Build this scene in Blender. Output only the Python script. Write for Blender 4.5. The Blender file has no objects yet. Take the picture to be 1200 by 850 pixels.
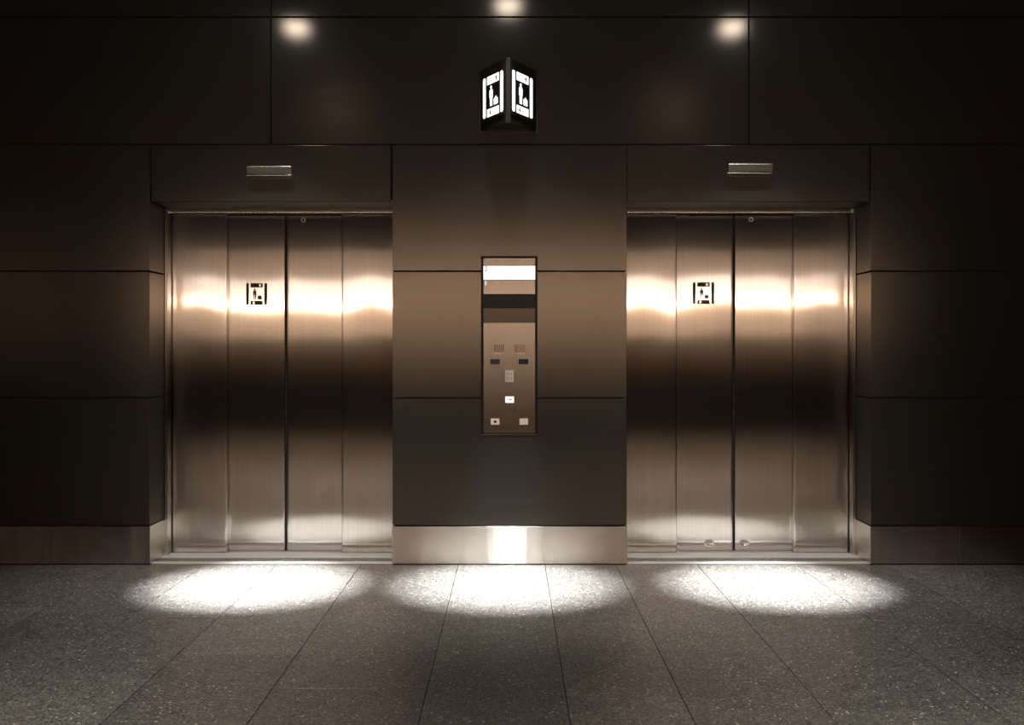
import bpy, bmesh, math, random
from mathutils import Vector, Matrix
random.seed(7)
C = bpy.context.scene.collection
S = bpy.context.scene

# ------------------------------------------------------------------ measures
H = 1.2475          # eye height, metres
D = 6.0             # camera to the wall face
F = 1188.0          # focal length in pixels of the 1200 px frame
def wx(px, d=0.0): return (px - 599.0) * (D + d) / F
def wz(py, d=0.0): return (415.0 - py) * (D + d) / F + H

# ------------------------------------------------------------------ materials
def new_mat(name):
    m = bpy.data.materials.new(name); m.use_nodes = True
    return m, m.node_tree, m.node_tree.nodes['Principled BSDF']
def N(nt, t, **kw):
    n = nt.nodes.new(t)
    for k, v in kw.items(): setattr(n, k, v)
    return n
def plain(name, col, rough=.5, metal=0., spec=.5, coat=0.):
    m, nt, p = new_mat(name)
    p.inputs['Base Color'].default_value = (*col, 1)
    p.inputs['Roughness'].default_value = rough
    p.inputs['Metallic'].default_value = metal
    p.inputs['Specular IOR Level'].default_value = spec
    p.inputs['Coat Weight'].default_value = coat
    # faint wear in the gloss
    tc = N(nt, 'ShaderNodeTexCoord'); no = N(nt, 'ShaderNodeTexNoise'); no.inputs['Scale'].default_value = 6
    mr = N(nt, 'ShaderNodeMapRange')
    mr.inputs['To Min'].default_value = max(.02, rough - .03); mr.inputs['To Max'].default_value = min(1, rough + .03)
    nt.links.new(tc.outputs['Object'], no.inputs['Vector']); nt.links.new(no.outputs['Fac'], mr.inputs['Value'])
    nt.links.new(mr.outputs['Result'], p.inputs['Roughness'])
    return m
def glow(name, col, strength, base=(.05, .05, .05)):
    m, nt, p = new_mat(name)
    p.inputs['Base Color'].default_value = (*base, 1)
    p.inputs['Roughness'].default_value = .5
    p.inputs['Emission Color'].default_value = (*col, 1)
    p.inputs['Emission Strength'].default_value = strength
    return m
def steel2(name, tangent, col, r1, a1, r2, a2, mix, wave=0, **kw):
    m = steel(name, tangent, col, r1, a1, **kw); nt = m.node_tree
    p = nt.nodes['Principled BSDF']; q = N(nt, 'ShaderNodeBsdfAnisotropic', distribution='BECKMANN')
    q.inputs['Roughness'].default_value = r2; q.inputs['Anisotropy'].default_value = -a2
    nt.links.new(p.inputs['Base Color'].links[0].from_socket, q.inputs['Color'])
    if a2 and tangent[2]: nt.links.new(p.inputs['Tangent'].links[0].from_socket, q.inputs['Tangent'])
    elif a2: nt.links.new(p.inputs['Tangent'].links[0].from_socket, q.inputs['Tangent'])
    if wave:
        ge = N(nt, 'ShaderNodeNewGeometry'); mp = N(nt, 'ShaderNodeMapping'); mp.inputs['Scale'].default_value = (9, 9, 1.2)
        no = N(nt, 'ShaderNodeTexNoise'); no.inputs['Scale'].default_value = 1; no.inputs['Detail'].default_value = 1.5
        bu = N(nt, 'ShaderNodeBump'); bu.inputs['Strength'].default_value = 1; bu.inputs['Distance'].default_value = wave
        nt.links.new(ge.outputs['Position'], mp.inputs['Vector']); nt.links.new(mp.outputs[0], no.inputs['Vector'])
        nt.links.new(no.outputs['Fac'], bu.inputs['Height'])
        nt.links.new(bu.outputs[0], p.inputs['Normal']); nt.links.new(bu.outputs[0], q.inputs['Normal'])
    mx = N(nt, 'ShaderNodeMixShader'); mx.inputs[0].default_value = mix
    nt.links.new(p.outputs[0], mx.inputs[1]); nt.links.new(q.outputs[0], mx.inputs[2])
    nt.links.new(mx.outputs[0], nt.nodes['Material Output'].inputs['Surface'])
    return m
def steel(name, tangent, col=(.60, .56, .52), rough=.26, aniso=.85, streak=(90, 90, 1.2), vary=.06):
    m, nt, p = new_mat(name)
    p.inputs['Metallic'].default_value = 1
    p.inputs['Anisotropic'].default_value = aniso
    ge = N(nt, 'ShaderNodeNewGeometry')
    if tangent[2]:                    # level grain: gloss spreads up and down
        cv = N(nt, 'ShaderNodeCombineXYZ')
        for i in range(3): cv.inputs[i].default_value = tangent[i]
    else:                             # upright grain: gloss spreads sideways on any upright face
        cv = N(nt, 'ShaderNodeVectorMath', operation='CROSS_PRODUCT'); cv.inputs[1].default_value = (0, .01, 1)
        nt.links.new(ge.outputs['Normal'], cv.inputs[0])
    nt.links.new(cv.outputs[0], p.inputs['Tangent'])
    mp = N(nt, 'ShaderNodeMapping'); mp.inputs['Scale'].default_value = streak
    no = N(nt, 'ShaderNodeTexNoise'); no.inputs['Scale'].default_value = 1; no.inputs['Detail'].default_value = 6; no.inputs['Roughness'].default_value = .7
    nt.links.new(ge.outputs['Position'], mp.inputs['Vector']); nt.links.new(mp.outputs[0], no.inputs['Vector'])
    cr = N(nt, 'ShaderNodeMapRange'); cr.inputs['From Min'].default_value = .3; cr.inputs['From Max'].default_value = .7
    cr.inputs['To Min'].default_value = 1 - vary * 1.6; cr.inputs['To Max'].default_value = 1 + vary
    nt.links.new(no.outputs['Fac'], cr.inputs['Value'])
    mx = N(nt, 'ShaderNodeVectorMath', operation='SCALE'); mx.inputs[0].default_value = col
    nt.links.new(cr.outputs[0], mx.inputs['Scale']); nt.links.new(mx.outputs[0], p.inputs['Base Color'])
    # larger smudges in the gloss
    n2 = N(nt, 'ShaderNodeTexNoise'); n2.inputs['Scale'].default_value = 3.5; n2.inputs['Detail'].default_value = 3
    nt.links.new(ge.outputs['Position'], n2.inputs['Vector'])
    r2 = N(nt, 'ShaderNodeMapRange'); r2.inputs['From Min'].default_value = .3; r2.inputs['From Max'].default_value = .7
    r2.inputs['To Min'].default_value = rough * .9; r2.inputs['To Max'].default_value = rough * 1.12
    nt.links.new(n2.outputs['Fac'], r2.inputs['Value']); nt.links.new(r2.outputs[0], p.inputs['Roughness'])
    return m

M = {}
M['door_steel'] = steel2('brushed_steel_upright_grain', (1, 0, 0), (.60, .57, .54), .105, 1.0, .32, .72, .27)
M['base_steel'] = steel2('brushed_steel_level_grain', (0, 0, 1), (.60, .57, .54), .17, 1.0, .40, .8, .06, wave=.0025, streak=(3, 3, 160), vary=.05)
M['plain_steel'] = steel('satin_steel', (1, 0, 0), rough=.25, aniso=0)
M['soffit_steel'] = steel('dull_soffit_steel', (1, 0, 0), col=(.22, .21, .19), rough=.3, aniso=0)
M['sill_steel'] = plain('worn_aluminium_sill', (.72, .71, .69), .4, metal=.35)
M['plate_steel'] = steel2('call_plate_steel', (1, 0, 0), (.225, .20, .178), .3, .3, .24, 0, .75, streak=(160, 160, 4))
M['black'] = plain('black_plastic', (.012, .012, .012), .5, spec=.25)
M['gap'] = plain('shadow_gap_backing', (.01, .01, .01), .8)
M['dark_glass'] = plain('smoked_display_glass', (.02, .02, .018), .4, spec=.2)
M['blue_glass'] = plain('dark_blue_display', (.012, .03, .05), .15)
M['brown_glass'] = plain('bronze_glass_strip', (.10, .085, .065), .35, metal=.9)
M['white_plastic'] = plain('pale_button_plastic', (.8, .68, .62), .4)
M['print'] = plain('dark_brown_print', (.03, .018, .01), .5)
M['grey_print'] = plain('grey_print', (.28, .26, .24), .5)
M['ceiling'] = plain('dark_ceiling_paint', (.02, .02, .02), .7)
M['hall_wall'] = plain('charcoal_hall_wall', (.025, .025, .025), .6)
M['plinth'] = plain('grey_stone_plinth', (.42, .40, .37), .5)
M['grout'] = plain('dark_grout', (.015, .014, .013), .9)

def panel_mat():
    m, nt, p = new_mat('anthracite_metallic_cladding')
    p.inputs['Base Color'].default_value = (.075, .078, .074, 1)
    gl = N(nt, 'ShaderNodeBsdfAnisotropic', distribution='BECKMANN'); gl.inputs['Color'].default_value = (.115, .096, .078, 1)
    gl.inputs['Roughness'].default_value = .215
    ms = N(nt, 'ShaderNodeMixShader'); ms.inputs[0].default_value = .66
    nt.links.new(p.outputs[0], ms.inputs[1]); nt.links.new(gl.outputs[0], ms.inputs[2])
    nt.links.new(ms.outputs[0], nt.nodes['Material Output'].inputs['Surface'])
    p.inputs['Metallic'].default_value = .4
    p.inputs['Roughness'].default_value = .36
    ge = N(nt, 'ShaderNodeNewGeometry')
    no = N(nt, 'ShaderNodeTexNoise'); no.inputs['Scale'].default_value = 2.2; no.inputs['Detail'].default_value = 4
    nt.links.new(ge.outputs['Position'], no.inputs['Vector'])
    mr = N(nt, 'ShaderNodeMapRange'); mr.inputs['From Min'].default_value = .3; mr.inputs['From Max'].default_value = .7
    mr.inputs['To Min'].default_value = .33; mr.inputs['To Max'].default_value = .37
    nt.links.new(no.outputs['Fac'], mr.inputs['Value']); nt.links.new(mr.outputs[0], p.inputs['Roughness'])
    n2 = N(nt, 'ShaderNodeTexNoise'); n2.inputs['Scale'].default_value = 1.1
    nt.links.new(ge.outputs['Position'], n2.inputs['Vector'])
    bu = N(nt, 'ShaderNodeBump'); bu.inputs['Strength'].default_value = .05; bu.inputs['Distance'].default_value = .006
    nt.links.new(n2.outputs['Fac'], bu.inputs['Height']); nt.links.new(bu.outputs[0], p.inputs['Normal']); nt.links.new(bu.outputs[0], gl.inputs['Normal'])
    return m
M['panel'] = panel_mat()

def stone_mat():
    m, nt, p = new_mat('speckled_granite_slabs')
    ge = N(nt, 'ShaderNodeNewGeometry')
    pos = ge.outputs['Position']
    def noise(scale, detail=2, rough=.5):
        n = N(nt, 'ShaderNodeTexNoise'); n.inputs['Scale'].default_value = scale
        n.inputs['Detail'].default_value = detail; n.inputs['Roughness'].default_value = rough
        nt.links.new(pos, n.inputs['Vector']); return n.outputs['Fac']
    def rng(v, a, b, c, d):
        r = N(nt, 'ShaderNodeMapRange'); r.inputs['From Min'].default_value = a; r.inputs['From Max'].default_value = b
        r.inputs['To Min'].default_value = c; r.inputs['To Max'].default_value = d
        nt.links.new(v, r.inputs['Value']); return r.outputs['Result']
    def math_(op, a, b):
        n = N(nt, 'ShaderNodeMath', operation=op)
        for i, v in enumerate((a, b)):
            if isinstance(v, (int, float)): n.inputs[i].default_value = v
            else: nt.links.new(v, n.inputs[i])
        return n.outputs[0]
    # grains: each voronoi cell its own tone
    vo = N(nt, 'ShaderNodeTexVoronoi'); vo.inputs['Scale'].default_value = 150
    nt.links.new(pos, vo.inputs['Vector'])
    sp = N(nt, 'ShaderNodeSeparateColor'); nt.links.new(vo.outputs['Color'], sp.inputs[0])
    tone = rng(sp.outputs[0], 0, 1, .3, 1.6)
    white = rng(sp.outputs[1], .93, .95, 0, 1)        # a few pale chips
    vo2 = N(nt, 'ShaderNodeTexVoronoi'); vo2.inputs['Scale'].default_value = 75
    nt.links.new(pos, vo2.inputs['Vector'])
    sp2 = N(nt, 'ShaderNodeSeparateColor'); nt.links.new(vo2.outputs['Color'], sp2.inputs[0])
    chip = math_('MULTIPLY', rng(sp2.outputs[1], .93, .94, 0, 1), rng(vo2.outputs['Distance'], .25, .38, 1, 0))
    tone = math_('MULTIPLY', tone, rng(noise(9, 4), .3, .7, .85, 1.15))
    tone = math_('MULTIPLY', tone, rng(ge.outputs['Random Per Island'], 0, 1, .82, 1.15))
    val = math_('ADD', math_('MULTIPLY', tone, 1.0), math_('MULTIPLY', white, 1.3))
    val = math_('ADD', val, math_('MULTIPLY', chip, 4.5))
    sc = N(nt, 'ShaderNodeVectorMath', operation='SCALE'); sc.inputs[0].default_value = (.118, .110, .099)
    nt.links.new(val, sc.inputs['Scale']); nt.links.new(sc.outputs[0], p.inputs['Base Color'])
    rr = math_('ADD', rng(sp.outputs[2], 0, 1, .30, .52), 0.0)
    nt.links.new(rr, p.inputs['Roughness'])
    bu = N(nt, 'ShaderNodeBump'); bu.inputs['Strength'].default_value = .2; bu.inputs['Distance'].default_value = .0006
    nt.links.new(sp.outputs[2], bu.inputs['Height']); nt.links.new(bu.outputs[0], p.inputs['Normal'])
    return m
M['stone'] = stone_mat()

def wood_mat():
    m, nt, p = new_mat('warm_wood_wall')
    ge = N(nt, 'ShaderNodeNewGeometry'); mp = N(nt, 'ShaderNodeMapping'); mp.inputs['Scale'].default_value = (.8, 1, 14)
    no = N(nt, 'ShaderNodeTexNoise'); no.inputs['Scale'].default_value = 1; no.inputs['Detail'].default_value = 5
    nt.links.new(ge.outputs['Position'], mp.inputs['Vector']); nt.links.new(mp.outputs[0], no.inputs['Vector'])
    cr = N(nt, 'ShaderNodeValToRGB'); nt.links.new(no.outputs['Fac'], cr.inputs[0])
    cr.color_ramp.elements[0].position = .3; cr.color_ramp.elements[0].color = (.40, .20, .09, 1)
    cr.color_ramp.elements[1].position = .7; cr.color_ramp.elements[1].color = (.62, .34, .16, 1)
    nt.links.new(cr.outputs[0], p.inputs['Base Color']); p.inputs['Roughness'].default_value = .5
    return m
M['wood'] = wood_mat()
M['lamp_lens'] = glow('lamp_lens', (1, .94, .88), 20)
M['lamp_lens_dim'] = glow('lamp_lens_dimmed', (1, .8, .6), 9)
M['sign_light'] = glow('backlit_sign_white', (1, .97, .95), 1.6, (.8, .8, .8))
M['display_light'] = glow('backlit_display_white', (1, .93, .92), .95, (.8, .8, .8))
M['button_light'] = glow('backlit_button', (1, .95, .88), 1.2, (.8, .8, .8))
M['tube'] = glow('luminous_tube', (1, .70, .48), 30, (.8, .8, .8))
M['light_panel'] = glow('luminous_fascia', (1, .80, .68), 2.7, (.8, .8, .8))
M['shop_glass'] = glow('warm_lit_shop_window', (1, .62, .38), .35, (.2, .15, .1))
M['shop_glass_low'] = glow('dim_warm_shop_window', (1, .62, .38), .6, (.2, .15, .1))
M['added_red_lens'] = glow('added_red_tint_lens', (1, .05, .03), 2)  # glow of the added corner-tinting lamps

# ------------------------------------------------------------------ mesh helpers
def box_bm(bm, a, b):
    x0, y0, z0 = a; x1, y1, z1 = b
    v = [bm.verts.new(p) for p in ((x0,y0,z0),(x1,y0,z0),(x1,y1,z0),(x0,y1,z0),(x0,y0,z1),(x1,y0,z1),(x1,y1,z1),(x0,y1,z1))]
    for f in ((0,3,2,1),(4,5,6,7),(0,1,5,4),(1,2,6,5),(2,3,7,6),(3,0,4,7)):
        bm.faces.new([v[i] for i in f])
def cells(boxes, bevel=.0015, seg=2):
    """boxes that meet on whole faces become one solid with bevelled outer edges"""
    bm = bmesh.new()
    for a, b in boxes: box_bm(bm, a, b)
    bmesh.ops.remove_doubles(bm, verts=bm.verts, dist=1e-5)
    seen = {}
    for f in bm.faces: seen.setdefault(tuple(sorted(v.index for v in f.verts)), []).append(f)
    bm.verts.index_update(); seen = {}
    for f in bm.faces: seen.setdefault(frozenset(v.index for v in f.verts), []).append(f)
    dead = [f for fs in seen.values() if len(fs) > 1 for f in fs]
    if dead: bmesh.ops.delete(bm, geom=dead, context='FACES')
    bmesh.ops.recalc_face_normals(bm, faces=bm.faces)
    bmesh.ops.dissolve_limit(bm, angle_limit=.01, verts=bm.verts, edges=bm.edges)
    if bevel:
        es = [e for e in bm.edges if len(e.link_faces) == 2 and e.calc_face_angle(0) > .3]
        bmesh.ops.bevel(bm, geom=es, offset=bevel, segments=seg, affect='EDGES', profile=.5)
    return bm
def box(a, b, bevel=.0015, seg=2):
    bm = bmesh.new(); box_bm(bm, a, b)
    if bevel: bmesh.ops.bevel(bm, geom=bm.edges[:], offset=bevel, segments=seg, affect='EDGES', profile=.5)
    return bm
def prism(pts, axis_fn, t0, t1, bevel=0):
    """extrude a 2-D outline: axis_fn(u, v, t) -> xyz"""
    bm = bmesh.new()
    a = [bm.verts.new(axis_fn(u, v, t0)) for u, v in pts]
    b = [bm.verts.new(axis_fn(u, v, t1)) for u, v in pts]
    n = len(pts)
    bm.faces.new(a); bm.faces.new(b[::-1])
    for i in range(n): bm.faces.new((a[i], b[i], b[(i+1) % n], a[(i+1) % n]))
    bmesh.ops.recalc_face_normals(bm, faces=bm.faces)
    if bevel: bmesh.ops.bevel(bm, geom=bm.edges[:], offset=bevel, segments=2, affect='EDGES', profile=.5)
    return bm
def join(*bms):
    out = bmesh.new()
    for b in bms:
        me = bpy.data.meshes.new('t'); b.to_mesh(me); out.from_mesh(me); bpy.data.meshes.remove(me); b.free()
    return out
def lathe(profile, centre, seg=32, axis='Z'):
    """profile: list of (r, h); closed rings about an axis"""
    bm = bmesh.new(); rings = []
    for r, h in profile:
        if r < 1e-6: rings.append([bm.verts.new((0, 0, h))]); continue
        rings.append([bm.verts.new((r*math.cos(2*math.pi*i/seg), r*math.sin(2*math.pi*i/seg), h)) for i in range(seg)])
    for a, b in zip(rings, rings[1:]):
        if len(a) == 1 and len(b) == 1: continue
        for i in range(seg):
            j = (i+1) % seg
            if len(a) == 1: bm.faces.new((a[0], b[i], b[j]))
            elif len(b) == 1: bm.faces.new((a[i], a[j], b[0]))
            else: bm.faces.new((a[i], a[j], b[j], b[i]))
    bmesh.ops.recalc_face_normals(bm, faces=bm.faces)
    if axis == 'Y': bmesh.ops.rotate(bm, verts=bm.verts, matrix=Matrix.Rotation(math.pi/2, 3, 'X'))
    bmesh.ops.translate(bm, verts=bm.verts, vec=centre)
    return bm
def obj(name, bm, mat, parent=None, smooth=False, label=None):
    me = bpy.data.meshes.new(name); bm.to_mesh(me); bm.free()
    me.materials.append(mat)
    if smooth:
        for p in me.polygons: p.use_smooth = True
    o = bpy.data.objects.new(name, me); C.objects.link(o)
    if parent:
        o.parent = parent
        if parent.type == 'EMPTY': o.matrix_parent_inverse = Matrix.Translation(parent.location).inverted()
    if label: o['label'] = label
    return o
def tag(o, label, cat, group=None, kind=None):
    o['label'] = label; o['category'] = cat
    if group: o['group'] = group
    if kind: o['kind'] = kind
    return o
def empty(name, loc):
    o = bpy.data.objects.new(name, None); C.objects.link(o); o.location = loc; o.empty_display_size = .1
    return o

# ------------------------------------------------------------------ key positions
G = .004                                     # half a joint
ZR = [3.2424, 2.4874, 1.7374, .9874]         # level joints
ZB = .2349                                   # foot of the lowest panels
ZTOP, ZC = 3.50, 3.50
LX0, LX1 = wx(175.5), wx(460)                # left opening
RX0, RX1 = wx(734.5), wx(1020.5)             # right opening
ZH = wz(236.3)                               # underside of the headers
JD = .25                                     # depth of the returns
T = .02                                      # panel thickness
WL, WR = -8.0, 8.0

# ------------------------------------------------------------------ the wall
wall = obj('wall_back', join(
    box((WL, .021, 0), (LX0 - .021, .6, ZTOP), 0),
    box((LX1 + .021, .021, 0), (RX0 - .021, .6, ZTOP), 0),
    box((RX1 + .021, .021, 0), (WR, .6, ZTOP), 0),
    box((LX0 - .021, .021, ZH + .021), (LX1 + .021, .6, ZTOP), 0),
    box((RX0 - .021, .021, ZH + .021), (RX1 + .021, .6, ZTOP), 0)), M['gap'])
tag(wall, 'dark metal panelled wall holding the two lift doors', 'wall', kind='structure')
def panel(boxes): return obj('wall_panel', cells(boxes), M['panel'], wall)
# upper rows
ux = [wx(-242 - 560), wx(-242), wx(317.5), wx(877.5), wx(1437), wx(1997)]
ux[0] = WL; ux[-1] = WR
for x0, x1 in zip(ux, ux[1:]):
    panel([((x0 + G, 0, ZR[1] + G), (x1 - G, T, ZR[0] - G))])
    panel([((x0 + G, 0, ZR[0] + G), (x1 - G, T, ZTOP - .002))])
# side rows, wrapping round into the door recesses
for side in (-1, 1):
    edge = LX0 if side < 0 else RX1
    far = [wx(-109), wx(-392)] if side < 0 else [wx(1303), wx(1586)]
    lim = WL if side < 0 else WR
    joint = edge - side * 0
    rows = [(ZR[1] - G, ZR[2] + G), (ZR[2] - G, ZR[3] + G), (ZR[3] - G, ZB)]
    for k, (z1, z0) in enumerate(rows):
        def bx_(xa, xb, ya, yb, za, zb): return ((min(xa, xb), ya, za), (max(xa, xb), yb, zb))
        near = edge + side * T
        f0 = far[0] - side * G
        if k == 0:
            zt = ZH - .003
            b = [bx_(near, f0, 0, T, z0, zt), bx_(edge, near, 0, T, z0, zt), bx_(edge, near, T, JD, z0, zt),
                 bx_(near, f0, 0, T, zt, z1), bx_(edge + side*.003, near, 0, T, zt, z1)]
            b[4] = bx_(edge, near, 0, T, zt, z1)
        else:
            b = [bx_(near, f0, 0, T, z0, z1), bx_(edge, near, 0, T, z0, z1), bx_(edge, near, T, JD, z0, z1)]
        panel(b)
        panel([bx_(far[0] + side*G, far[1] - side*G, 0, T, z0, z1)])
        panel([bx_(far[1] + side*G, lim, 0, T, z0, z1)])
# headers over the doors
hdr = []
for x0, x1 in ((LX0 + .0085, LX1 - .012), (RX0 + .002, RX1 - .009)):
    hdr.append(panel([((x0, 0, ZH), (x1, T, ZR[1] - G))]))
# the pier between the doors, cut out for the call panel
CX0, CX1, CZ0, CZ1 = wx(564), wx(629.5), wz(509.5), wz(300.5)
px0, px1 = LX1, RX0
zt = ZH - .003
za, zb = ZR[2] + G, ZR[1] - G
ppx0, ppx1 = px0 + T, px1 - T
def row(x0, x1, z0, z1, ret=0):
    b = [((x0, 0, z0), (x1, T, z1))]
    return b
top = []
for z0, z1, cut in ((za, CZ1, True), (CZ1, zt, False), (zt, zb, False)):
    for x0, x1 in ((px0, ppx0), (ppx0, CX0), (CX0, CX1), (CX1, ppx1), (ppx1, px1)):
        if cut and x0 == CX0: continue
        top.append(((x0, 0, z0), (x1, T, z1)))
    if z1 <= zt:
        top += [((px0, T, z0), (ppx0, JD, z1)), ((ppx1, T, z0), (px1, JD, z1))]
panel(top)
z0, z1 = ZR[3] + G, ZR[2] - G
panel([((px0, 0, z0), (ppx0, T, z1)), ((ppx0, 0, z0), (CX0, T, z1)), ((px0, T, z0), (ppx0, JD, z1))])
panel([((CX1, 0, z0), (ppx1, T, z1)), ((ppx1, 0, z0), (px1, T, z1)), ((ppx1, T, z0), (px1, JD, z1))])
low = []
for z0, z1, cut in ((ZB, CZ0, False), (CZ0, ZR[3] - G, True)):
    for x0, x1 in ((px0, ppx0), (ppx0, CX0), (CX0, CX1), (CX1, ppx1), (ppx1, px1)):
        if cut and x0 == CX0: continue
        low.append(((x0, 0, z0), (x1, T, z1)))
    low += [((px0, T, z0), (ppx0, JD, z1)), ((ppx1, T, z0), (px1, JD, z1))]
panel(low)

# ------------------------------------------------------------------ steel skirting
bz0, bz1 = .006, .2275
P = .006                                     # stands proud of the panels
def skirting(name, boxes, label, joints=()):
    o = obj(name, cells(boxes, .0015), M['base_steel'])
    return tag(o, label, 'skirting', kind='structure')
e = LX0 + .004
skirting('baseboard_left', [((WL, -P, bz0), (e - .02, .019, bz1)), ((e - .02, -P, bz0), (e, .019, bz1)), ((e - .02, .019, bz0), (e, JD, bz1))],
         'brushed steel skirting left of the left lift door')
skirting('baseboard_center', [((px0 - .003, -P, bz0), (px0 + .017, .019, bz1)), ((px0 + .017, -P, bz0), (px1 - .017, .019, bz1)), ((px1 - .017, -P, bz0), (px1 + .003, .019, bz1)),
                              ((px0 - .003, .019, bz0), (px0 + .017, JD, bz1)), ((px1 - .017, .019, bz0), (px1 + .003, JD, bz1))],
         'brushed steel skirting of the pier between the lift doors')
e = RX1 - .004; jx = wx(1123)
bb = skirting('baseboard_right', [((e + .02, -P, bz0), (jx - .0015, .019, bz1)), ((e, -P, bz0), (e + .02, .019, bz1)), ((e, .019, bz0), (e + .02, JD, bz1))],
         'brushed steel skirting right of the right lift door')
obj('skirting_length', cells([((jx + .0015, -P, bz0), (WR, .019, bz1))]), M['base_steel'], bb)

# ------------------------------------------------------------------ pictogram of a person with luggage between two bars
def pictogram(fn, w, h, t0, t1, negative):
    """pieces in a w x h field, returned as bmeshes. fn(u,v,t)->xyz.  negative: figure is lit on a dark middle"""
    def poly(pts): return prism([(u*w, v*h) for u, v in pts], fn, t0, t1)
    def rect(u0, v0, u1, v1): return poly([(u0, v0), (u1, v0), (u1, v1), (u0, v1)])
    def disc(cu, cv, r, n=16): return poly([(cu + r*math.cos(2*math.pi*i/n)*h/w, cv + r*math.sin(2*math.pi*i/n)) for i in range(n)])
    bars = [poly([(0, .04), (.03, 0), (.10, 0), (.13, .03), (.13, .97), (.10, 1), (.03, 1), (0, .97)]),
            poly([(.87, .03), (.90, 0), (.97, 0), (1, .03), (1, .97), (.97, 1), (.90, 1), (.87, .97)])]
    # end blocks, each with a hole for its arrow: top arrow right, bottom arrow left
    def block(v0, v1, au, flip):
        vm = (v0 + v1) / 2; k = (v1 - v0) * .34 * (-1 if flip else 1)
        ou = [rect(.21, v0, au - .085, v1), rect(au + .085, v0, .79, v1)]
        # frame pieces round the arrow (an arrowhead with a stem)
        lo, hi = (v0, v1) if not flip else (v1, v0)
        ou.append(poly([(au - .085, lo), (au + .085, lo), (au + .085, vm - k), (au + .03, vm - k), (au - .03, vm - k), (au - .085, vm - k)]))
        ou.append(poly([(au - .085, vm - k), (au - .03, vm - k), (au - .03, vm), (au - .07, vm), (au, vm + k), (au, hi), (au - .085, hi)]))
        ou.append(poly([(au + .085, vm - k), (au + .085, hi), (au, hi), (au, vm + k), (au + .07, vm), (au + .03, vm), (au + .03, vm - k)]))
        return ou
    ends = block(.80, 1, .66, False) + block(0, .19, .36, True)
    body = [(.36, .25), (.40, .25), (.405, .50), (.425, .50), (.43, .25), (.47, .25), (.475, .45), (.49, .46), (.49, .62), (.46, .665), (.36, .665), (.33, .62), (.33, .46), (.355, .45)]
    person = [poly(body), disc(.41, .715, .038)]
    bag = [poly([(.55, .25), (.74, .25), (.74, .39), (.69, .42), (.67, .42), (.66, .45), (.63, .45), (.62, .42), (.60, .42), (.55, .39)])]
    return bars, ends, person, bag

# ------------------------------------------------------------------ lift doors
OD, ID = .33, .377                           # depths of the outer and inner leaves
Z_IN = wz(251, OD)
def leaf(name, x0, x1, y, z0, z1, thick, tilt, parent, dents=()):
    """a sheet-steel leaf whose front has the slight warp of real sheet; tilt = [(u, line height in px above 354)]"""
    def lerp(u):
        for (a, fa), (b, fb) in zip(tilt, tilt[1:]):
            if u <= b:
                t = (u - a) / (b - a); t = t*t*(3 - 2*t); return fa + (fb - fa)*t
        return tilt[-1][1]
    xs = [x0 + (x1 - x0)*i/22 for i in range(23)]; zs = [z0 + (z1 - z0)*i/84 for i in range(85)]
    xs += [x0 + .001, x0 + .0022, x0 + .0036, x1 - .001, x1 - .0022, x1 - .0036]
    for dx, dz, r, dep in dents:
        xs += [dx + r*4*(i/14 - 1) for i in range(29)]; zs += [dz + r*3*(i/14 - 1) for i in range(29)]
    def clean(v, lo, hi):
        v = sorted(a for a in v if lo <= a <= hi); o = [v[0]]
        for a in v[1:]:
            if a - o[-1] > .0009: o.append(a)
        o[-1] = hi; return o
    xs, zs = clean(xs, x0, x1), clean(zs, z0, z1)
    zm = 1.57
    seed = x0 * 7.3
    def off(x, z):
        u = (x - x0) / (x1 - x0)
        s = -(354 - lerp(u)) * 0 + lerp(u) * .00065
        f = math.exp(-((z - zm) / .45)**2)
        o = -s * (z - zm) * f
        # gentle oil-canning of the rest of the sheet
        o += .00016 * math.sin(u*5.1 + seed + z*2.1) * math.sin(z*5.3 + seed)
        o += .00035 * math.exp(-((z - z0 - .05) / .05)**2) * math.sin(u*8 + seed)
        ed = min(x - x0, x1 - x)
        if ed < .0036: o += .0035 * (1 - ed/.0036)**2      # rolled edge
        for dx, dz, r, dep in dents:
            d2 = ((x - dx)**2 + ((z - dz)*1.25)**2) / r**2
            o += dep * math.exp(-d2)
        return o
    bm = bmesh.new()
    fr = [[bm.verts.new((x, y + off(x, z), z)) for x in xs] for z in zs]
    for j in range(len(zs)-1):
        for i in range(len(xs)-1):
            f = bm.faces.new((fr[j][i], fr[j][i+1], fr[j+1][i+1], fr[j+1][i])); f.smooth = True
    ring = fr[0][:] + [r[-1] for r in fr[1:]] + fr[-1][-2::-1] + [r[0] for r in fr[-2:0:-1]]
    bk = [bm.verts.new((v.co.x, y + thick, v.co.z)) for v in ring]
    n = len(ring)
    for i in range(n):
        j = (i+1) % n
        bm.faces.new((ring[j], ring[i], bk[i], bk[j]))
    bm.faces.new(bk[::-1])
    bmesh.ops.recalc_face_normals(bm, faces=bm.faces)
    rs = set(ring)
    for ed in bm.edges:
        if ed.verts[0] in rs and ed.verts[1] in rs and any(not f.smooth for f in ed.link_faces): ed.smooth = False
    return obj(name, bm, M['door_steel'], parent)

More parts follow.
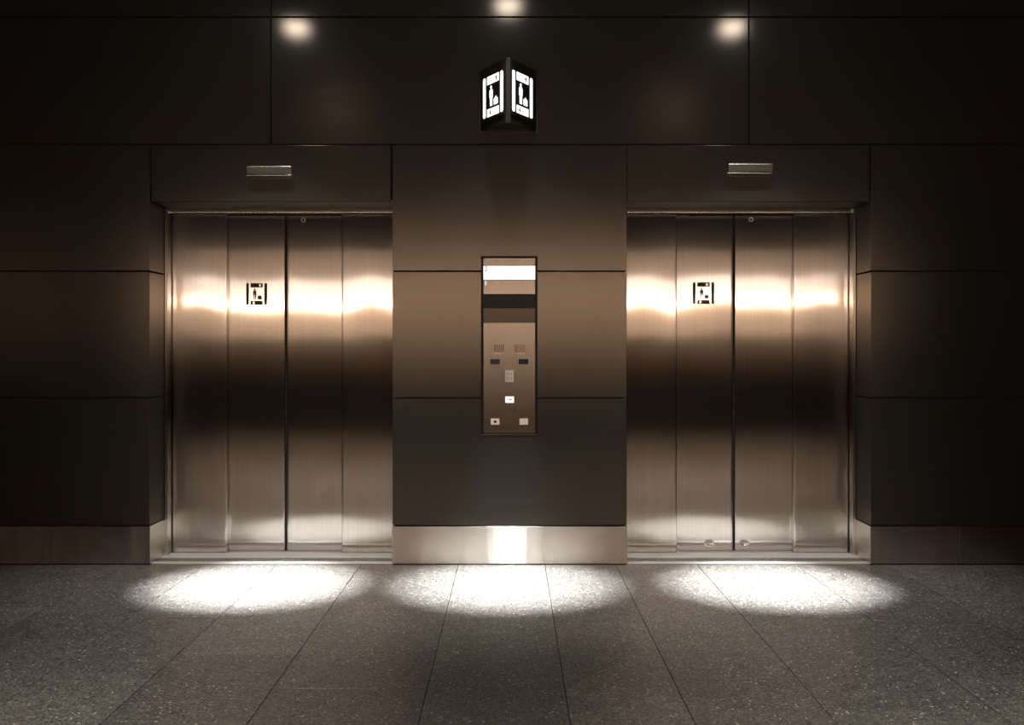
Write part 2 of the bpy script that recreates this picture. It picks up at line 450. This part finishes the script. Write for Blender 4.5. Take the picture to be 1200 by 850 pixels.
def lift_door(n, x0, x1, xa, xc, xb, tilts, dents, keyhole_px, decal_px, label):
    """x0..x1 the recess; xa, xc, xb the meeting lines of the four leaves"""
    d = empty('door_%d' % n, ((x0 + x1)/2, JD, 0))
    tag(d, label, 'lift door', kind='structure')
    fw = .021
    zf = wz(248.2, JD + .04)
    # steel frame round the opening: two posts and the head, one folded piece
    fx0, fx1 = x0 + .002, x1 - .002
    fr = join(box((fx0, JD + .001, .004), (fx0 + fw, JD + .06, ZH - .001)),
              box((fx1 - fw, JD + .001, .004), (fx1, JD + .06, ZH - .001)),
              box((fx0 + fw, JD + .025, zf), (fx1 - fw, JD + .06, ZH - .001)))
    obj('door_frame', fr, M['door_steel'], d)
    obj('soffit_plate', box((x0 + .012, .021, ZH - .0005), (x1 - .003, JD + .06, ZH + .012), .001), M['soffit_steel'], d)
    zb = .0095
    zt = Z_IN
    zo, zi = wz(251, OD) + .02, wz(253.4, ID) + .02
    # clear light slot above leaves is closed by the track cover
    lv = []
    lv.append(leaf('door_leaf', x0 + .012, xa, OD, zb, zt, ID - OD - .004, tilts[0], d))
    lv.append(leaf('door_leaf', xa - .03, xc - .0065, ID, zb, zt - .004, .03, tilts[1], d, dents.get(1, ())))
    lv.append(leaf('door_leaf', xc + .0065, xb + .03, ID, zb, zt - .004, .03, tilts[2], d, dents.get(2, ())))
    lv.append(leaf('door_leaf', xb, x1 - .012, OD, zb, zt, ID - OD - .004, tilts[3], d))
    obj('rubber_seal', box((xc - .006, ID + .006, zb), (xc + .006, ID + .03, zt - .004), .001), M['black'], d)
    obj('track_cover', box((x0 + .005, JD + .061, zt + .004), (x1 - .005, .45, ZH + .01), .001), M['plain_steel'], d)
    obj('shaft_lining', join(box((x0 - .02, .43, -.02), (x1 + .02, .45, ZH + .02), 0)), M['black'], d)
    # threshold: front strip, stone insert and grooved sill
    obj('threshold_strip', join(box((x0 + .001, .018, -.01), (x1 - .001, .040, .0035), .001), box((x0 + .001, .044, -.01), (x1 - .001, .072, .0045), .001)), M['sill_steel'], d)
    obj('threshold_stone', box((x0 + .001, .076, -.01), (x1 - .001, .172, .002), .001), M['stone'], d)
    sill = [box((x0 + .001, .175, -.01), (x1 - .001, OD + .005, .006), .001)]
    sill += [box((x0 + .001, y, -.01), (x1 - .001, y + .016, .006), .001) for y in (OD + .014, ID - .006, ID + .020)]
    obj('sill', join(*sill), M['sill_steel'], d)
    # release keyhole high on the third leaf
    kx, ky = keyhole_px
    kxx, kzz = wx(kx, ID), wz(ky, ID)
    k = obj('keyhole_ring', lathe([(.0075, 0), (.0075, .005), (.009, .0065), (.014, .0065), (.0155, .005), (.0155, 0)], (0, 0, 0), 24, 'Y'), M['sill_steel'], lv[2], True, 'round steel keyhole ring')
    k.data.transform(Matrix.Translation((kxx, ID - .0005, kzz)))
    k2 = obj('keyhole', lathe([(0, .001), (.0074, .001), (.0074, 0)], (0, 0, 0), 16, 'Y'), M['black'], lv[2])
    k2.data.transform(Matrix.Translation((kxx, ID - .0005, kzz)))
    # printed pictogram on the second leaf
    qx0, qx1 = wx(decal_px[0], ID), wx(decal_px[2], ID); qz0, qz1 = wz(decal_px[3], ID), wz(decal_px[1], ID)
    fn = lambda u, v, t: (qx0 + u, ID - .0012 - t, qz0 + v)
    b, e_, p_, g_ = pictogram(fn, qx1 - qx0, qz1 - qz0, 0, .0006, False)
    obj('lift_pictogram', join(*(b + e_ + p_ + g_)), M['print'], lv[1], label='dark brown sticker of a person with luggage')
    return d, lv

# height of the reflected bright line along each leaf, pixels above y = 354
def tl(*a): return [(u, v) for u, v in a]
tL = [tl((0, 1), (.5, 3), (1, -5)), tl((0, -3), (.5, -5), (1, -4)), tl((0, -2), (.5, -4), (1, -5)), tl((0, -4), (.55, 3), (1, -1))]
tR = [tl((0, 0), (.4, 3.5), (1, -5)), tl((0, 0), (.5, 4), (1, 8)), tl((0, 3), (.5, 2.5), (1, -2)), tl((0, 1), (.5, 6), (1, 2))]
lift_door(1, LX0, LX1, wx(266, OD), wx(335, ID), wx(400.5, OD), tL, {}, (355.5, 258), (288.5, 332, 313, 357.5),
          'left brushed steel lift door of four leaves with a sticker')
dn = {1: [(wx(831, ID), wz(636.5, ID), .016, .0045)], 2: [(wx(872, ID), wz(637, ID), .017, .0048)]}
d2, lv2 = lift_door(2, RX0, RX1, wx(793, OD), wx(860, ID), wx(930, OD), tR, dn, (880, 257.5), (811.8, 331, 837, 356.5),
          'right brushed steel lift door of four leaves, dented near its foot')
sx, sz = wx(998.5, JD), wz(247.5, JD)
obj('door_sensor', box((sx - .008, JD - .009, sz - .011), (sx + .008, JD + .0015, sz + .011), .003), plain('pale_sensor_plastic', (.75, .78, .74), .4), d2, label='small white sensor in the upper corner')

# ------------------------------------------------------------------ hall lanterns over the doors
def lantern(x0, x1, yt, yb, label):
    X0, X1, Z1, Z0 = wx(x0, -.03), wx(x1, -.03), wz(yt, -.04), wz(yb, -.03)
    r = empty('direction_lamp', ((X0 + X1)/2, 0, Z0))
    tag(r, label, 'lamp', 'arrival lamps above the lift doors')
    h = Z1 - Z0
    # body: sloped face leaning towards the hall at its top, folded steel
    prof = [(-.001, 0), (-.001, h), (-.052, h), (-.055, h - .004), (-.030, .022), (-.018, .020), (-.018, .002), (-.001, .0)]
    prof = [(.003, 0), (.003, h), (-.050, h), (-.054, h - .005), (-.036, .020), (-.010, .018), (-.010, 0)]
    obj('housing', prism(prof, lambda u, v, t: (t, u, Z0 + v), X0, X1, .0012), M['plain_steel'], r)
    lip = [(-.0105, .001), (-.0105, .006), (-.034, .0095), (-.044, .0125), (-.044, .0075), (-.034, .003)]
    obj('lower_lip', prism(lip, lambda u, v, t: (t, u, Z0 + v), X0, X1, .0006), M['plain_steel'], r)
    obj('lens', box((X0 + .006, -.030, Z0 + .0105), (X1 - .006, -.0106, Z0 + .0165), .001), M['dark_glass'], r)
    obj('end_cap', box((X1 + .0003, -.045, Z0 + .018), (X1 + .003, -.0015, Z1 - .002), .001), M['plain_steel'], r)
lantern(290, 341.5, 194.8, 208, 'slim steel arrival lamp above the left lift door')
lantern(853, 904, 192, 205.5, 'slim steel arrival lamp above the right lift door')

# ------------------------------------------------------------------ three-sided lit sign
def wall_sign():
    zb, zt = 2.555, 2.925
    ax, ay = wx(595.5, -.25), -.26
    xl, xr = wx(563), wx(628.5)
    r = empty('lift_sign', (ax, 0, zb)); tag(r, 'three-sided black sign with lit lift pictograms high on the wall', 'sign')
    hw = .012
    ap = [(xl, -.004), (ax - hw, ay), (ax + hw, ay), (xr, -.004)]
    obj('housing', prism(ap, lambda u, v, t: (u, v, t), zb, zt, .0015), M['black'], r)
    # back tray with turned-up ends that catch the light
    X0, X1 = wx(561), wx(630.5)
    tray = join(box((X0, -.003, wz(157.5)), (X1, -.0005, zt - .01), .0005),
                box((X0 + .004, -.034, wz(157.5)), (X1 - .004, -.0035, wz(157.5) + .007), .001),
                box((X0, -.034, wz(157.5)), (X0 + .0038, -.0035, wz(157.5) + .03), .001),
                box((X1 - .0038, -.034, wz(157.5)), (X1, -.0035, wz(157.5) + .03), .001))
    obj('wall_bracket', tray, M['plate_steel'], r, label='bronze coloured wall bracket')
    # lit faces
    for side in (-1, 1):
        A = Vector((xl, -.004)) if side < 0 else Vector((ax + hw, ay))
        B = Vector((ax - hw, ay)) if side < 0 else Vector((xr, -.004))
        L = (B - A).length; t = (B - A) / L; nrm = Vector((t.y, -t.x))
        if side > 0: nrm = Vector((t.y, -t.x))
        # lit field found from the photograph's corners of each face
        if side < 0: u0, u1 = .14*L, .91*L
        else: u0, u1 = .05*L, .82*L
        z0, z1 = 2.628, 2.862
        fn0 = lambda u, v, s, A=A, t=t, nrm=nrm, u0=u0: (*(A + t*(u0 + u) + nrm*s), z0 + v)
        w, h = u1 - u0, z1 - z0
        face = prism([(-.01, -.018), (w + .01, -.018), (w + .01, h + .018), (-.01, h + .018)], fn0, .0005, .004, .0006)
        f = obj('sign_face', face, M['black'], r)
        b, e_, p_, g_ = pictogram(fn0, w, h, .0042, .0056, True)
        obj('lit_bar', b[0], M['sign_light'], f); obj('lit_bar', b[1], M['sign_light'], f)
        obj('lit_arrow_block', join(*e_[:5]), M['sign_light'], f); obj('lit_arrow_block', join(*e_[5:]), M['sign_light'], f)
        obj('lit_person', join(*p_), M['sign_light'], f); obj('lit_luggage', join(*g_), M['sign_light'], f)
    for z in (zb + .045, zt - .008, zb + .012):
        obj('screw', lathe([(0, .0015), (.003, .0015), (.0035, 0)], (ax, ay - .0002, z), 12, 'Y'), M['plate_steel'], r)
wall_sign()

# ------------------------------------------------------------------ call panel
def call_panel():
    cx = wx(597); y = -.004
    r = empty('call_panel', (cx, 0, CZ0)); tag(r, 'tall steel call panel with floor display and buttons on the pier between the doors', 'panel')
    def X(p): return wx(p)
    def Z(p): return wz(p)
    g = .004
    obj('back_box', box((CX0 + .002, .004, CZ0 + .002), (CX1 - .002, .0205, CZ1 - .002), .001), M['black'], r)
    obj('bottom_trim', box((CX0 + .001, -.004, CZ0 + .001), (CX1 - .001, .0035, CZ0 + .0055), .0008), M['plate_steel'], r)
    x0, x1 = X(566.5), X(627.2)
    yb = .0035
    def strip(name, ya, yb_, mat, yf=0.0, lab=None):
        return obj(name, box((x0, yf, Z(yb_) + .0008), (x1, yb, Z(ya) - .0008), .0008), mat, r, label=lab)
    strip('header_plate', 302.5, 311.3, M['plate_steel'])
    disp = strip('floor_display', 311.5, 328, M['display_light'], .0008, 'white lit floor display')
    row1 = strip('floor_row', 328.2, 345, M['plate_steel'])
    strip('display_window', 345.3, 361, M['dark_glass'], .001, 'dark glass display strip')
    strip('lower_strip', 361.3, 378, M['brown_glass'], .0005, 'bronze strip')
    face = obj('face_plate', box((x0, -.001, Z(507)), (x1, yb, Z(378.3)), .001), M['plate_steel'], r)
    def text(body, px, py, size, mat, parent, yf):
        cu = bpy.data.curves.new('numeral', 'FONT'); cu.body = body; cu.size = size; cu.extrude = .0003
        cu.align_x = 'CENTER'; cu.align_y = 'CENTER'
        o = bpy.data.objects.new('numeral', cu); C.objects.link(o); cu.materials.append(mat)
        bpy.context.view_layer.update()
        me = bpy.data.meshes.new_from_object(o); bpy.data.objects.remove(o)
        me.transform(Matrix.Translation((X(px), yf, Z(py))) @ Matrix.Rotation(math.pi/2, 4, 'X'))
        o = bpy.data.objects.new('numeral', me); C.objects.link(o); o.parent = parent
        return o
    text('2', 569.6, 315.3, .040, M['print'], disp, -.0004)
    text('1', 569.2, 332.3, .040, M['display_light'], row1, -.0008)
    # intercom slits and the dotted markings under them
    for gx in (584.5, 609):
        bms = [box((X(gx - 5.2 + i*2.08) - .0016, -.0016, Z(412)), (X(gx - 5.2 + i*2.08) + .0016, -.0008, Z(404)), .0003) for i in range(6)]
        obj('speaker_slits', join(*bms), M['print'], face)
        bms = [box((X(gx - 4.8 + i*3.2) - .0022, -.0016, Z(414.9)), (X(gx - 4.8 + i*3.2) + .0022, -.0008, Z(413.6)), .0003) for i in range(4)]
        obj('small_marking', join(*bms), M['white_plastic'], face)
    for gx in (580.2, 608.4):
        px = gx if gx < 590 else 613.4
        f = obj('position_display', box((X(px - 5.6), -.0018, Z(427)), (X(px + 5.6), -.0008, Z(421)), .0005), M['blue_glass'], face, label='small dark blue display')
    # notice with four marks
    nx, nz = 597, 441
    f = obj('notice_plate', box((X(nx - 5), -.0022, Z(nz + 7)), (X(nx + 5), -.0008, Z(nz - 7)), .0006), M['white_plastic'], face, label='pale square notice with four small marks')
    marks = []
    for sx_ in (-1, 1):
        for sz_ in (-1, 1):
            ux_, uz = X(nx) + sx_*.0105, Z(nz) + sz_*.014
            ar = [(-.007, -.002), (0, -.0065), (.007, -.002), (.0025, -.002), (.0025, .006), (-.0025, .006), (-.0025, -.002)]
            obj('notice_mark', prism([(u, v*sz_) for u, v in ar], lambda u, v, t: (ux_ + u, t, uz + v), -.0028, -.0023), M['grey_print'], f)
    # call button, lit, with its arrow
    bx = 597.2; bz = 468.5
    obj('button_collar', box((X(bx - 6), -.0025, Z(bz + 4.4)), (X(bx + 6), -.0008, Z(bz - 4.4)), .001), M['plate_steel'], face)
    f = obj('call_button', box((X(bx - 5), -.0065, Z(bz + 3.6)), (X(bx + 5), -.0026, Z(bz - 3.6)), .0012), M['button_light'], face, label='lit white call button')
    obj('button_arrow', prism([(-.016, -.001), (.002, -.001), (.002, -.007), (.018, .002), (.004, .009), (.004, .005), (-.016, .005)], lambda u, v, t: (X(bx) + u, t, Z(bz) + v), -.0072, -.0066), M['grey_print'], f)
    bx, bz = 580.3, 494.3
    f = obj('key_switch_plate', box((X(bx - 5), -.0035, Z(bz + 3.6)), (X(bx + 5), -.0008, Z(bz - 3.6)), .001), M['white_plastic'], face, label='pale plate with a dark key slot')
    obj('key_slot', lathe([(0, .001), (.0075, .001), (.0085, 0)], (X(bx), -.0036, Z(bz)), 20, 'Y'), M['black'], f)
    bx = 613.8
    obj('blank_plate', box((X(bx - 5), -.0035, Z(bz + 3.6)), (X(bx + 5), -.0008, Z(bz - 3.6)), .001), M['white_plastic'], face, label='plain pale pink plate')
call_panel()

# ------------------------------------------------------------------ floor: granite slabs in courses of differing width
def build_floor():
    js = [-2.29, -1.81, -1.385, -.89, -.313, .200, .620, 1.100, 1.690, 2.220]
    l, r_ = js[:], []
    while l[0] > WL: l.insert(0, l[0] - random.choice((.42, .48, .52, .58)))
    while l[-1] < WR: l.append(l[-1] + random.choice((.42, .48, .52, .58)))
    known = {-.89: [-1.766, -2.22], .62: [-1.74], 1.1: [-1.97, -2.45], -2.29: [-1.55], .2: [-1.28], -.313: [-2.6]}
    bms = bmesh.new()
    for x0, x1 in zip(l, l[1:]):
        ys = [-.003] if x0 < 50 else []
        kn = known.get(x0, [])
        if not kn: ys.append(-random.uniform(.9, 1.9))
        ys += kn
        while ys[-1] > -9.6: ys.append(ys[-1] - random.choice((.75, .9, 1.05, 1.2)))
        ys[-1] = -9.66
        for ya, yb in zip(ys, ys[1:]):
            if ya - yb < .05: continue
            b = box((x0 + .0014, yb + .0012, -.02), (x1 - .0014, ya - .0012, 0), .0008, 1)
            me = bpy.data.meshes.new('t'); b.to_mesh(me); bms.from_mesh(me); bpy.data.meshes.remove(me); b.free()
    fl = obj('floor', bms, M['stone']); tag(fl, 'speckled grey granite slab floor in front of the lifts', 'floor', kind='structure')
    obj('floor_bed', box((WL, -9.7, -.06), (WR, .6, -.012), 0), M['grout'], fl)
build_floor()

# ------------------------------------------------------------------ ceiling, hall walls and the lit front across the hall
c = obj('ceiling', box((WL - .2, -9.9, ZC), (WR + .2, .6, ZC + .15), 0), M['ceiling']); tag(c, 'dark painted ceiling above the lift hall', 'ceiling', kind='structure')
for nm, x0, x1 in (('wall_left', WL - .2, WL), ('wall_right', WR, WR + .2)):
    o = obj(nm, box((x0, -9.9, -.06), (x1, .6, ZC), 0), M['hall_wall']); tag(o, 'charcoal %s side wall of the hall' % nm[5:], 'wall', kind='structure')
YB = -9.67
o = obj('wall_front', box((WL, YB - .23, -.06), (WR, YB - .03, ZC), 0), M['hall_wall']); tag(o, 'charcoal wall across the hall behind the viewer', 'wall', kind='structure')
def counter_front(x0, x1, label, lit=True):
    r = empty('lit_shopfront', ((x0 + x1)/2, YB, 0)); tag(r, label, 'shopfront')
    obj('wood_panelling', box((x0, YB - .03, 1.0), (x1, YB - .005, 1.50), .002), M['wood'], r)
    obj('lower_window', box((x0, YB - .03, 1.52), (x1, YB - .002, 2.01), .004), M['shop_glass_low'], r)
    obj('plinth', box((x0, YB - .03, 0), (x1, YB + .02, .98), .004), M['plinth'], r)
    obj('upper_window', box((x0, YB - .03, 2.49), (x1, YB + .01, 2.92), .004), M['shop_glass'], r)
    if not lit:
        obj('fascia', box((x0, YB - .03, 2.03), (x1, YB + .03, 2.47), .004), M['shop_glass_low'], r); return
    obj('light_tube', box((x0 + .03, YB + .00, 2.035), (x1 - .03, YB + .05, 2.115), .01, 3), M['tube'], r, True)
    obj('fascia', box((x0, YB - .03, 2.15), (x1, YB + .03, 2.47), .004), M['light_panel'], r)
counter_front(-5.15, 5.15, 'long lit shopfront with glowing fascia straight across the hall')
counter_front(-7.95, -7.1, 'short dim shopfront in the left corner across the hall', False)

# ------------------------------------------------------------------ downlights
def downlight(x, y, power, size, lens, label, col=(1, .97, .93), blend=1.0, rad=.04, drop=0, spill=0):
    r = empty('downlight', (x, y, ZC)); tag(r, label, 'ceiling lamp', 'downlights in the dark ceiling')
    if drop:
        obj('canister', lathe([(.0, .0), (.095, .0), (.095, -drop), (0, -drop)], (x, y, ZC), 32), M['black'], r)
    zc = ZC - drop
    obj('trim_ring', lathe([(.078, -.001), (.078, -.006), (.081, -.009), (.093, -.007), (.096, -.001)], (x, y, zc), 32), M['plain_steel'], r, True)
    obj('lens', lathe([(.077, -.001), (.072, -.016), (.058, -.036), (.034, -.049), (0, -.054)], (x, y, zc), 24), M[lens], r, True)
    ld = bpy.data.lights.new('downlight_beam', 'SPOT'); ld.energy = power; ld.color = col
    ld.spot_size = math.radians(size); ld.spot_blend = blend; ld.shadow_soft_size = rad
    lo = bpy.data.objects.new('downlight_beam', ld); C.objects.link(lo); lo.location = (0, 0, -.07 - drop); lo.parent = r
    if spill:
        ls = bpy.data.lights.new('downlight_spill', 'SPOT'); ls.energy = spill; ls.color = (1, .96, .90)
        ls.spot_size = math.radians(62); ls.spot_blend = 1; ls.shadow_soft_size = rad
        lo = bpy.data.objects.new('downlight_spill', ls); C.objects.link(lo); lo.location = (0, 0, -.07 - drop); lo.parent = r
    return r
for x, w, dz in ((-1.38, 'left', .14), (-.02, 'middle', 0), (1.42, 'right', .14)):
    downlight(x, -.51, 5600, 24, 'lamp_lens', 'bright ceiling downlight nearest the wall, %s of the three' % w, (.94, .98, 1), drop=dz, spill=150 if w == 'middle' else 300)
for x, w in ((-1.58, 'left'), (1.47, 'right')):
    downlight(x, -3.2, 400, 60, 'lamp_lens_dim', 'dimmed ceiling downlight further from the wall, %s one' % w, (1, .95, .89))
for x, w in ((-3.9, 'left'), (3.9, 'right')):  # unseen lamps, added only to redden the top corners of the wall
    downlight(x, -.7, 12, 150, 'added_red_lens', 'added red lamp tinting the upper wall corner, far %s' % w, (1, .06, .04))

# ------------------------------------------------------------------ world, camera, view
w = bpy.data.worlds.new('world'); S.world = w; w.use_nodes = True
w.node_tree.nodes['Background'].inputs[0].default_value = (.02, .019, .018, 1)
w.node_tree.nodes['Background'].inputs[1].default_value = 1
cd = bpy.data.cameras.new('camera'); cam = bpy.data.objects.new('camera', cd); C.objects.link(cam)
cd.sensor_fit = 'HORIZONTAL'; cd.sensor_width = 36; cd.lens = 36 * F / 1200
cd.shift_x = 1 / 1200; cd.shift_y = -10 / 1200
cam.location = (0, -D, H); cam.rotation_euler = (math.pi/2, 0, 0)
cd.clip_start = .05; cd.clip_end = 60
S.camera = cam
S.view_settings.view_transform = 'Standard'; S.view_settings.look = 'None'
S.view_settings.exposure = 0; S.view_settings.gamma = 1; S.view_settings.use_curve_mapping = False
S.cycles.max_bounces = 10; S.cycles.glossy_bounces = 8
S.cycles.sample_clamp_indirect = 5
S.cycles.caustics_reflective = False; S.cycles.caustics_refractive = False; S.cycles.blur_glossy = .3
